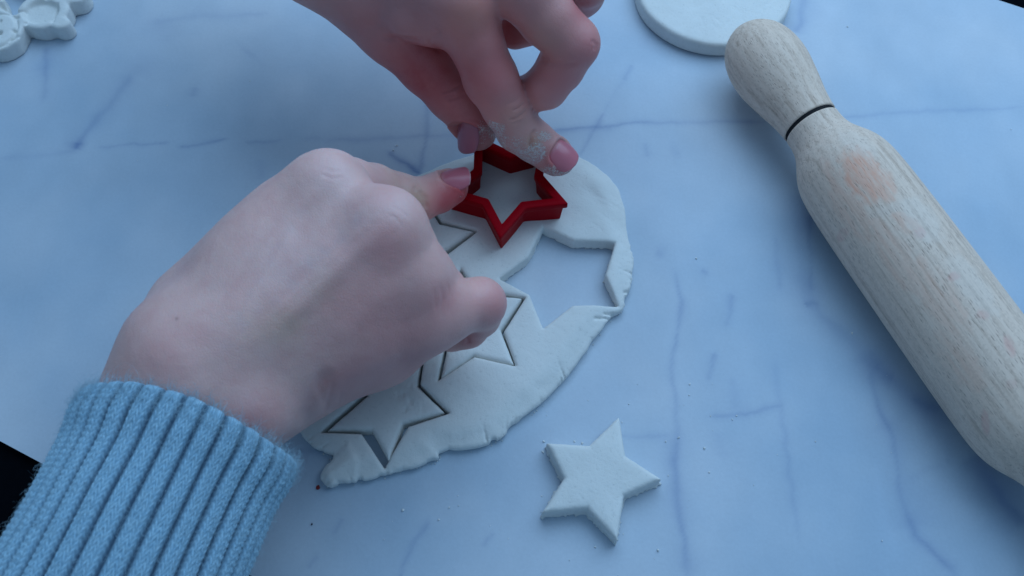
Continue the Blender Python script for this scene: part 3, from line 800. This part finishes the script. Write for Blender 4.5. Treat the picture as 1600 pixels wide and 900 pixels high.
class Nail:
    """a nail plate on a finger tip: c a point above it, nrm outwards, axis towards the finger end"""
    def __init__(s, field, c, nrm, axis, length, width, rx, ry, tcol, tipw=(0.62, 0.52, 0.5)):
        n = np.array(nrm, float); n /= np.linalg.norm(n)
        a = np.array(axis, float); a -= n * (a @ n); a /= np.linalg.norm(a)
        s.n, s.a, s.b = n, a, np.cross(n, a)
        p = np.array([c + n * .6])
        for _ in range(80): p = p - n * np.clip(field.sample(p), -.2, .2)[:, None] * .6
        s.o = p[0]; s.L, s.W, s.rx, s.ry, s.tcol, s.tipw = length, width, rx, ry, tcol, tipw
    def h(s, x, y): return -(x * s.W / 2) ** 2 / (2 * s.rx) - (y * s.L / 2) ** 2 / (2 * s.ry)
    def bed(s, V, N):
        """sink the skin under the plate and raise the folds round it"""
        d = V - s.o; x = d @ s.b / (s.W / 2); y = d @ s.a / (s.L / 2); z = d @ s.n
        r = (np.abs(x) ** 3.2 + np.abs(y) ** 3.2) ** (1 / 3.2)
        ok = (np.abs(z - s.h(np.clip(x, -1.6, 1.6), np.clip(y, -1.6, 1.6))) < .5) & (r < 1.8)
        tgt = s.h(x, y) - .05
        inside = sstep(1.0, .86, r) * ok
        V = V + s.n * ((tgt - z) * inside)[:, None]
        fold = np.exp(-((r - 1.10) / .10) ** 2) * ok * sstep(.75, .35, y)
        return V + N * (.035 * fold)[:, None]
    def build(s, parent):
        nu, nv = 21, 23
        u, v = np.meshgrid(np.linspace(-1, 1, nu), np.linspace(-1, 1, nv)); u, v = u.ravel(), v.ravel()
        x = u * np.sqrt(1 - .36 * v * v); y = v * np.sqrt(1 - .40 * u * u)
        edge = np.maximum(np.abs(u), np.maximum(-v, 0))
        z = s.h(x, y) + .012 - .05 * sstep(.82, 1.0, edge) + .012 * sstep(.6, 1, v)
        P = s.o + s.b * (x * s.W / 2)[:, None] + s.a * (y * s.L / 2)[:, None] + s.n * z[:, None]
        I = np.arange(nu * nv).reshape(nv, nu); k = nu * nv
        Q = np.stack([I[:-1, :-1], I[:-1, 1:], I[1:, 1:], I[1:, :-1]], -1).reshape(-1, 4)[:, ::-1]
        rim = np.concatenate([I[0], I[1:, -1], I[-1, -2::-1], I[-2:0:-1, 0]]); r = np.arange(len(rim)); r2 = (r + 1) % len(rim)
        V = np.concatenate([P, P - s.n * .035])
        Q = np.concatenate([Q, Q[:, ::-1] + k, np.stack([rim[r], rim[r2], k + rim[r2], k + rim[r]], -1)])
        ob = make('nail', V, Q, M['nail'], parent)
        bm = __import__('bmesh').new(); bm.from_mesh(ob.data); __import__('bmesh').ops.recalc_face_normals(bm, faces=bm.faces); bm.to_mesh(ob.data); bm.free()
        col = np.tile(np.array(s.tcol), (len(V), 1)); vv = np.concatenate([v, v])[:, None]; uu = np.concatenate([u, u])[:, None]
        w = sstep(.93, .98, vv + .03 * uu * uu) * .6; col = col * (1 - w) + np.array(s.tipw) * w
        w = sstep(-.5, -.9, vv + .4 * uu * uu) * .35; col = col * (1 - w) + np.array((.68, .5, .47)) * w
        attr(ob, 'tint', col)
        return ob

ANY = (-9, 99)
RED = (0.64, 0.20, 0.20); DEEP = (0.52, 0.09, 0.10); YEL = (0.62, 0.40, 0.26); PALE = (0.80, 0.52, 0.48); BLU = (0.56, 0.40, 0.40)

# the hand from the lower left (a right hand, back up, forefinger against the cutter)
def build_right():
    palm = [
        ((150, 1000, 4.9, 1.5), (246, 645, 5.1, 1.50), .8), ((210, 1020, 4.9, 1.5), (334, 655, 4.95, 1.50), .8),
        ((248, 636, 5.2, 1.58), (290, 550, 5.6, 1.55), .8), ((340, 652, 4.95, 1.55), (380, 610, 4.7, 1.5), .8),
        ((285, 550, 5.7, 1.52), (505, 305, 7.0, .98), 1.0), ((310, 575, 6.1, 1.5), (595, 362, 7.2, .95), 1.0),
        ((340, 590, 5.45, 1.55), (634, 430, 6.2, 1.0), 1.0), ((370, 610, 4.85, 1.5), (655, 490, 4.95, 1.0), 1.0),
        ((300, 478, 4.9, 1.25), (445, 333, 6.25, 1.0), .9), ((390, 630, 3.8, 1.35), (590, 530, 3.5, 1.35), .9),
        ((590, 530, 3.5, 1.35), (655, 500, 4.1, 1.0), .8), ((392, 636, 5.55, .95), (392, 636, 5.55, .95), .8),
        ((450, 450, 4.2, 1.5), (560, 430, 4.6, 1.4), .9),
        ((505, 310, 6.75, 1.0), (595, 368, 6.95, .95), .9), ((595, 368, 6.8, .95), (634, 430, 5.8, .95), .8), ((634, 430, 5.7, .95), (655, 490, 4.7, .95), .8),
        ((450, 380, 6.1, 1.3), (560, 420, 6.2, 1.2), 1.0), ((400, 430, 6.0, 1.4), (520, 470, 5.6, 1.2), 1.0),
        ((522, 282, 7.25, .70), (522, 282, 7.25, .70), .7), ((612, 345, 7.35, .66), (612, 345, 7.35, .66), .7),
    ]
    fingers = [
        ([(507, 300, 7.0, .95), (545, 294, 5.4, .95), (582, 297, 4.3, .86), (620, 306, 3.5, .78), (655, 312, 2.95, .74), (684, 301, 2.6, .70), (703, 293, 2.4, .66)], .18, .7),
        ([(597, 360, 7.2, .95), (625, 380, 5.6, .95), (640, 400, 4.0, .9), (625, 430, 2.6, .82), (595, 440, 1.9, .7)], .2, .7),
        ([(634, 430, 5.95, .95), (664, 440, 5.0, .9), (686, 455, 3.9, .85), (668, 490, 2.6, .8), (640, 500, 1.9, .68)], .2, .7),
        ([(655, 490, 4.75, 1.0), (702, 482, 4.6, .87), (750, 474, 4.2, .80), (747, 492, 3.3, .72), (730, 512, 2.55, .66), (706, 522, 2.2, .6)], .18, .7),
        ([(330, 520, 4.0, 1.3), (470, 430, 3.2, 1.1), (560, 390, 2.3, .85), (600, 375, 1.7, .7)], .3, .6),
    ]
    Vlo = at(40, 1010, 5) - [1, 3.5, 5]; 
    f, V, Q = hand_mesh(palm, fingers, (-14.6, -9.0, 0.2), (0.2, 6.2, 9.2), 0.087)
    gro = [([(600, 385), (540, 440), (480, 500), (415, 560)], (4, 9), 30, .02),
           ([(450, 395), (520, 345), (560, 320)], (6, 9), 22, .03),
           ([(470, 676), (482, 635), (500, 600), (520, 570)], (2, 7), 12, .09), ([(506, 652), (514, 620), (522, 596)], (2, 7), 4, .022), ([(528, 638), (534, 610)], (2, 7), 3.5, .014),
           ([(688, 442), (692, 468), (690, 496)], (3, 7), 3, .017), ([(700, 440), (704, 466), (701, 494)], (3, 7), 3, .014), ([(678, 450), (681, 486)], (3, 7), 2.6, .011),
           ([(654, 296), (664, 310), (667, 328)], (0, 4.4), 4.5, .05), ([(648, 290), (652, 300)], (0, 4.4), 4, .03),
           ([(728, 524), (733, 538)], (0, 4), 4, .05),
           ([(616, 340), (540, 410), (470, 476), (410, 535)], (4, 9), 17, -.065), ([(520, 272), (450, 345), (370, 440)], (5, 9), 11, -.04), ([(560, 345), (490, 415), (430, 480)], (5, 9), 16, .045), ([(586, 338), (530, 392), (480, 440), (420, 500)], (5, 9), 6, -.018), ([(470, 330), (440, 385), (400, 450), (370, 505)], (5, 9), 6, -.016), ([(505, 262), (520, 268), (536, 266)], (5, 9), 2.6, .012), ([(500, 272), (520, 279), (540, 276)], (5, 9), 2.6, .012), ([(612, 322), (628, 330), (640, 342)], (5, 9), 2.6, .012), ([(606, 334), (620, 342), (630, 354)], (5, 9), 2.6, .010), ([(650, 430), (560, 500), (500, 545)], (4, 9), 16, -.025)]
    V = detail(V, Q, gro)
    nl = Nail(f, at(711, 277, 2.9), (-.06, .10, 1.0), at(740, 287, 2.2) - at(690, 279, 2.9), 1.10, 1.0, .62, 2.2, (0.60, 0.16, 0.20))
    V = nl.bed(V, vnormals(V, Q))
    ob = make('hand', V, Q, M['skin'], origin=at(430, 520, 0))
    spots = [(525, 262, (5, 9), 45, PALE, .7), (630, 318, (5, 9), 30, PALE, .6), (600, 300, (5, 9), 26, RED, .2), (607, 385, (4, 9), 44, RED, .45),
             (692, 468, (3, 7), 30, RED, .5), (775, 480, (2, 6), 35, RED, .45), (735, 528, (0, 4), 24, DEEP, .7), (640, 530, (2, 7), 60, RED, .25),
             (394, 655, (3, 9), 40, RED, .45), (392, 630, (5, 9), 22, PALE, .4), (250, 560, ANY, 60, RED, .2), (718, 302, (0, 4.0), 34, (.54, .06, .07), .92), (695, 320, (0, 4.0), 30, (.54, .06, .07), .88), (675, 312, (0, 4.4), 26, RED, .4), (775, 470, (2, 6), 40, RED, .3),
             (650, 312, (0, 4.4), 22, YEL, .7), (605, 290, (0, 5), 30, YEL, .35), (420, 520, (4, 9), 45, YEL, .25), (505, 455, (4, 9), 34, YEL, .35), (455, 500, (4, 9), 30, YEL, .35), (575, 480, (3, 8), 80, (.84, .38, .34), .6), (640, 510, (2, 7), 80, (.76, .34, .31), .5), (540, 585, (2, 6), 60, (.60, .24, .23), .6), (640, 545, (2, 5), 50, (.60, .24, .23), .5),  # broad spots lift the shaded little-finger side, light painted into the skin
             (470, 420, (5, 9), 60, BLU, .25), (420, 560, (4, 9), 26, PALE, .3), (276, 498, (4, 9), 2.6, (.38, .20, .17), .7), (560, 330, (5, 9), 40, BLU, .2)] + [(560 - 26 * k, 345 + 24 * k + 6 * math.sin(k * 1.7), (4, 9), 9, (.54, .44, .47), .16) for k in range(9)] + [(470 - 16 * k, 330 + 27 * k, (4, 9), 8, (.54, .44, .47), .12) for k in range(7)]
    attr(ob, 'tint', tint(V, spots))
    p = to_px(V); fl = .28 * np.exp(-(((p - [722, 306]) / [16, 8]) ** 2).sum(1)) * (V[:, 2] < 4.0)
    attr(ob, 'flour', fl)
    nl.build(ob)
    tag(ob, 'bare hand in a blue knitted sleeve holding the cutter from the left', 'hand')
    return ob
RH = build_right()

# the hand from the top (a left hand, thumb and forefinger pressing the cutter down)
def build_left():
    palm = [
        ((230, -330, 9.2, 2.6), (430, -165, 8.8, 2.1), .8), ((430, -165, 8.8, 2.1), (520, -110, 8.4, 1.7), .8),
        ((480, -130, 8.4, 1.55), (716, 0, 7.85, 1.0), .9), ((500, -180, 8.6, 1.5), (818, -28, 8.2, 1.0), .9),
        ((500, -220, 8.4, 1.45), (900, -62, 7.8, .95), .9), ((480, -250, 8.0, 1.4), (955, -110, 7.0, .9), .9),
        ((492, -62, 7.5, 1.5), (560, -10, 7.1, 1.2), .8), ((560, -60, 7.2, 1.4), (650, 8, 7.0, .9), .8),
        ((560, -120, 7.0, 1.6), (760, -40, 6.8, 1.1), .9), ((722, 2, 8.15, .75), (722, 2, 8.15, .75), .5),
        ((640, 30, 7.0, .75), (676, 44, 6.9, .62), .4),
    ]
    fingers = [
        ([(716, 0, 7.85, 1.02), (742, 62, 6.75, .90), (767, 124, 5.6, .90), (790, 168, 4.6, .79), (811, 203, 3.62, .78), (836, 222, 3.1, .72), (862, 241, 2.72, .66), (873, 249, 2.55, .60)], .22, .55),
        ([(505, -62, 7.3, 1.45), (612, 46, 5.9, 1.13), (668, 105, 4.8, .95), (708, 148, 3.95, .90), (736, 182, 3.1, .82), (746, 205, 2.55, .72)], .3, .16),
        ([(818, -18, 8.0, 1.0), (855, 28, 7.3, .93), (895, 68, 6.6, .88), (876, 105, 5.7, .80), (853, 136, 5.0, .75), (820, 150, 4.3, .66), (800, 160, 4.0, .6)], .14, .5),
        ([(900, -62, 7.8, .95), (915, -30, 6.8, .85), (908, -10, 5.6, .8), (850, 30, 5.2, .78), (805, 48, 4.9, .66)], .2, .5),
        ([(955, -110, 7.0, .9), (985, -75, 5.8, .75), (960, -40, 5.0, .66), (920, -20, 4.6, .6)], .2, .5),
    ]
    f, V, Q = hand_mesh(palm, fingers, (-12.0, 2.6, 1.2), (6.8, 16.5, 11.6), 0.088)
    gro = [([(800, 174), (812, 168), (821, 160)], (2, 6), 2.0, .045), ([(794, 187), (806, 186), (818, 178), (824, 171)], (2, 6), 2.2, .055), ([(793, 163), (806, 158), (813, 151)], (2, 6), 2.0, .03), ([(800, 194), (815, 190)], (2, 6), 2, .03),
           ([(838, 201), (831, 213), (827, 234)], (2, 4.6), 3.2, .10), ([(690, 146), (706, 140), (722, 131)], (2, 6), 2.2, .05), ([(700, 158), (714, 153), (728, 145)], (2, 6), 2.2, .05), ([(694, 152), (712, 147)], (2, 6), 2, .03),
           ([(596, 59), (630, 62), (664, 66)], (4, 9), 5, .08), ([(668, 64), (680, 74), (690, 82)], (4, 9), 4, .05), ([(690, 50), (676, 58), (668, 66)], (4, 9), 5, .04),
           ([(852, 98), (880, 102), (905, 99)], (4.5, 8), 4, .05), ([(845, 92), (856, 98)], (4, 8), 5, .06), ([(924, 62), (932, 70), (928, 80)], (4, 8), 3, .03)]
    V = detail(V, Q, gro)
    n1 = Nail(f, at(880, 243, 3.0), (.34, -.34, .86), at(903, 263, 2.5) - at(860, 226, 3.2), 1.08, 1.06, .60, 1.6, (0.68, 0.19, 0.23), (0.66, 0.36, 0.38))
    n2 = Nail(f, at(733, 212, 2.9), (-.76, -.45, .46), at(741, 238, 2.0) - at(724, 186, 3.3), 1.25, 1.16, .66, 2.2, (0.44, 0.14, 0.18), (0.5, 0.30, 0.32))
    for q in (n1, n2): V = q.bed(V, vnormals(V, Q))
    ob = make('hand', V, Q, M['skin'], origin=at(720, 60, 0))
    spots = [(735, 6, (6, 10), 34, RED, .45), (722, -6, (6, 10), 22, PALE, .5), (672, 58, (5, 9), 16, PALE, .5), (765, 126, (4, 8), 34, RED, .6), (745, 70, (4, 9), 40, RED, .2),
             (806, 176, (2, 6), 26, YEL, .65), (832, 222, (2, 4.4), 16, YEL, .8), (868, 252, (1.5, 4), 30, DEEP, .8), (892, 258, (1.5, 4), 20, DEEP, .8), (760, 100, (3, 9), 90, RED, .35), (600, 20, (3, 12), 140, (.54, .19, .18), .8), (780, 80, (3, 12), 130, (.60, .17, .16), .75), (735, 20, (6, 12), 40, (.74, .30, .22), .7), (880, 80, (3, 9), 80, (.66, .22, .21), .5),  # flushed skin; the widest spots also darken the hand, painting its shade
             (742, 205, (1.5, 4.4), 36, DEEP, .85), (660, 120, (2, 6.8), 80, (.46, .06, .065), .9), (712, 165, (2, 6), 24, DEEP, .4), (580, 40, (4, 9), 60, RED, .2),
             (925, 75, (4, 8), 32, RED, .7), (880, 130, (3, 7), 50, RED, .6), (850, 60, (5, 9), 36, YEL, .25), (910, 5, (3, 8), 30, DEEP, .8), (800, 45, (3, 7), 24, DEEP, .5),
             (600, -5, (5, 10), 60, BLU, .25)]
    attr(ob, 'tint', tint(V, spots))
    p = to_px(V); z = V[:, 2]; lowz = z < 4.8
    def fb(x, y, rx, ry, s): return s * np.exp(-(((p - [x, y]) / [rx, ry]) ** 2).sum(1)) * lowz
    fl = np.minimum(.37, np.maximum.reduce([fb(775, 201, 20, 26, .55), fb(782, 222, 20, 30, .45), fb(818, 247, 34, 17, .60), fb(838, 238, 20, 20, .58), fb(868, 268, 40, 13, .50), fb(805, 228, 44, 38, .34), fb(850, 213, 22, 14, .42), fb(754, 208, 16, 32, .38)]))
    attr(ob, 'flour', fl)
    n1.build(ob); n2.build(ob)
    tag(ob, 'floury bare hand reaching down from above, thumb and forefinger pressing the cutter', 'hand')
    return ob
LH = build_left()

# ------------------------------------------------------------------ knitted sleeve on the lower hand
def build_sleeve():
    C0 = at(298, 672, 4.9); C1 = at(147, 985, 4.9)
    d = C1 - C0; L0 = np.linalg.norm(d); d /= L0
    sd = np.cross(d, [0, 0, 1.0]); sd /= np.linalg.norm(sd); upv = np.cross(sd, d)
    RX, RZ, TH = 3.02, 2.55, .34
    NR = 32; NC = 3                                          # ribs, stitch columns per rib
    def surf(th, s, inside=False):
        """outer knit surface at angle th (0..2pi), distance s from the cuff end"""
        rib = th / (2 * np.pi) * NR; ph = rib - np.floor(rib)
        wob = .10 * noise(np.stack([np.cos(th) * 3, np.sin(th) * 3, s], -1), .35, 3, 2)
        ph = np.mod(ph + wob, 1.0)
        x = (ph - .5) * 2                                     # -1..1 over the rib, groove at the ends
        lobe = np.sqrt(np.maximum(1 - np.minimum(np.abs(x) / .90, 1) ** 2.6, 0))
        colc = ph * NC; c = colc - np.floor(colc); y = np.abs(2 * c - 1)
        rowh = .17; ro = s / rowh - 1.5 * y + .16 * noise(np.stack([th * 6, s * 3], -1), 1.0, 9, 2)
        st = (.5 + .5 * np.cos(2 * np.pi * ro)) * (.25 + .75 * np.exp(-((y - .5) / .30) ** 2))
        h = .21 * lobe + .075 * st * (0.35 + .65 * lobe) + .012 * noise(np.stack([np.cos(th) * 20, np.sin(th) * 20, s * 8], -1), 1.0, 4, 2)
        flare = .16 * np.exp(-(s / .9)) * 0 + .10 * np.exp(-((s - .5) / .5) ** 2) + .12 * sstep(1, 7, s)
        sag = .12 * noise(np.stack([np.cos(th), np.sin(th), s * .25], -1), 1.2, 8, 2)
        rx, rz = RX - TH * .5 + flare + sag + h, RZ - TH * .5 + flare + sag + h
        y0 = np.clip(lobe, 0, 1) * (.45 + .55 * st)
        return rx, rz, sstep(.15, .95, lobe) * (.30 + .70 * np.clip(st * 1.5, 0, 1))  # last value: painted shade, low in grooves and between stitches
    nth = 760
    th = np.linspace(0, 2 * np.pi, nth, endpoint=False)
    rows = []; knit_shade = []
    lip = []
    s_vals = list(np.arange(0, 8.0, .034)) + list(np.arange(8.0, 16, .2))
    # rolled lip: from inside, round the end, to the outside
    for q in np.linspace(-1, 1, 12):
        ang = q * math.pi / 2                                  # -90 inside .. +90 outside
        rx, rz, y = surf(th, np.full(nth, .02))
        off = -(1 - math.sin(ang)) * TH * .5; s = -math.cos(ang) * TH * .55 + .03 * noise(np.stack([np.cos(th) * 9, np.sin(th) * 9], -1), 1, 2, 2)
        lip.append((rx + off, rz + off, s, y))
    inner = [(lip[0][0] - .02, lip[0][1] - .02, np.full(nth, s), lip[0][3] * .6) for s in (2.5, 1.2, .5)]
    allr = inner + lip + [(*surf(th, np.full(nth, s))[:2], np.full(nth, s), surf(th, np.full(nth, s))[2]) for s in s_vals[1:]]
    V = []
    for rx, rz, s, y in allr:
        s = s * np.ones(nth)
        # the cuff end is a little slanted and wavy
        ss = s + (.10 * np.sin(th * 2 + 1) + .07 * np.sin(th * 3)) * np.exp(-np.maximum(s, 0) / 1.5)
        V.append(C0 + d * ss[:, None] + sd * (rx * np.cos(th))[:, None] + upv * (rz * np.sin(th))[:, None]); knit_shade.append(y)
    m = len(V); V = np.concatenate(V); knit_shade = np.concatenate(knit_shade)
    I = np.arange(m * nth).reshape(m, nth); J = np.roll(I, -1, 1)
    Q = np.stack([I[:-1], I[1:], J[1:], J[:-1]], -1).reshape(-1, 4)
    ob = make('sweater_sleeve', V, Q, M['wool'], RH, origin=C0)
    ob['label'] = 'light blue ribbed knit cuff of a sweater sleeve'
    attr(ob, 'knit_shade', np.clip(knit_shade, 0, 1))
    # loose fibres
    rng = np.random.RandomState(2); N = vnormals(V, Q); FV, FQ = [], []
    cand = np.arange(len(V)); smin_row = 3 * nth
    ncuff, nbody = 5200, 10000
    pick = np.concatenate([rng.randint(smin_row + 2 * nth, smin_row + 26 * nth, ncuff), rng.randint(smin_row + 12 * nth, smin_row + 222 * nth, nbody)])
    for q, i in enumerate(pick):
        cuff = q < ncuff
        p = V[i]; n = N[i]
        t = rng.randn(3); t -= n * (t @ n); t /= np.linalg.norm(t)
        if cuff: t = t * .7 - d * .5
        ln = (.16 + .26 * rng.rand() ** 2) if cuff else (.10 + .2 * rng.rand() ** 2)
        w = .0042; b = np.cross(n, t); b /= np.linalg.norm(b) + 1e-9
        pts = []; k = 4; up_ = (.35 + .6 * rng.rand()); curl = rng.randn() * .6
        for j in range(k):
            u_ = j / (k - 1); pts.append(p + n * (ln * up_ * math.sin(u_ * 2.2) * .6) + t * ln * u_ + b * ln * curl * u_ * u_)
        o = len(FV) * 0
        base = sum(len(x) for x in FV[-1:]) * 0
        ringv = []
        for j in range(k):
            ww = w * (1 - .7 * j / (k - 1))
            for g_ in range(3):
                a_ = g_ * 2.094; ringv.append(pts[j] + (b * math.cos(a_) + n * math.sin(a_)) * ww)
        FV.append(np.array(ringv))
    FVv = np.concatenate(FV)
    tpl = []
    for j in range(3):
        for g_ in range(3):
            a_, b_ = j * 3 + g_, j * 3 + (g_ + 1) % 3; tpl.append((a_, b_, b_ + 3, a_ + 3))
    tpl = np.array(tpl); FQ = (tpl[None] + (np.arange(len(FV)) * 12)[:, None, None]).reshape(-1, 4)
    fz = make('wool_fuzz', FVv, FQ, M['fuzz'], None)
    fz.parent = ob; fz.location = -(Vector(RH.location) + Vector(ob.location)); fz['kind'] = 'stuff'
build_sleeve()
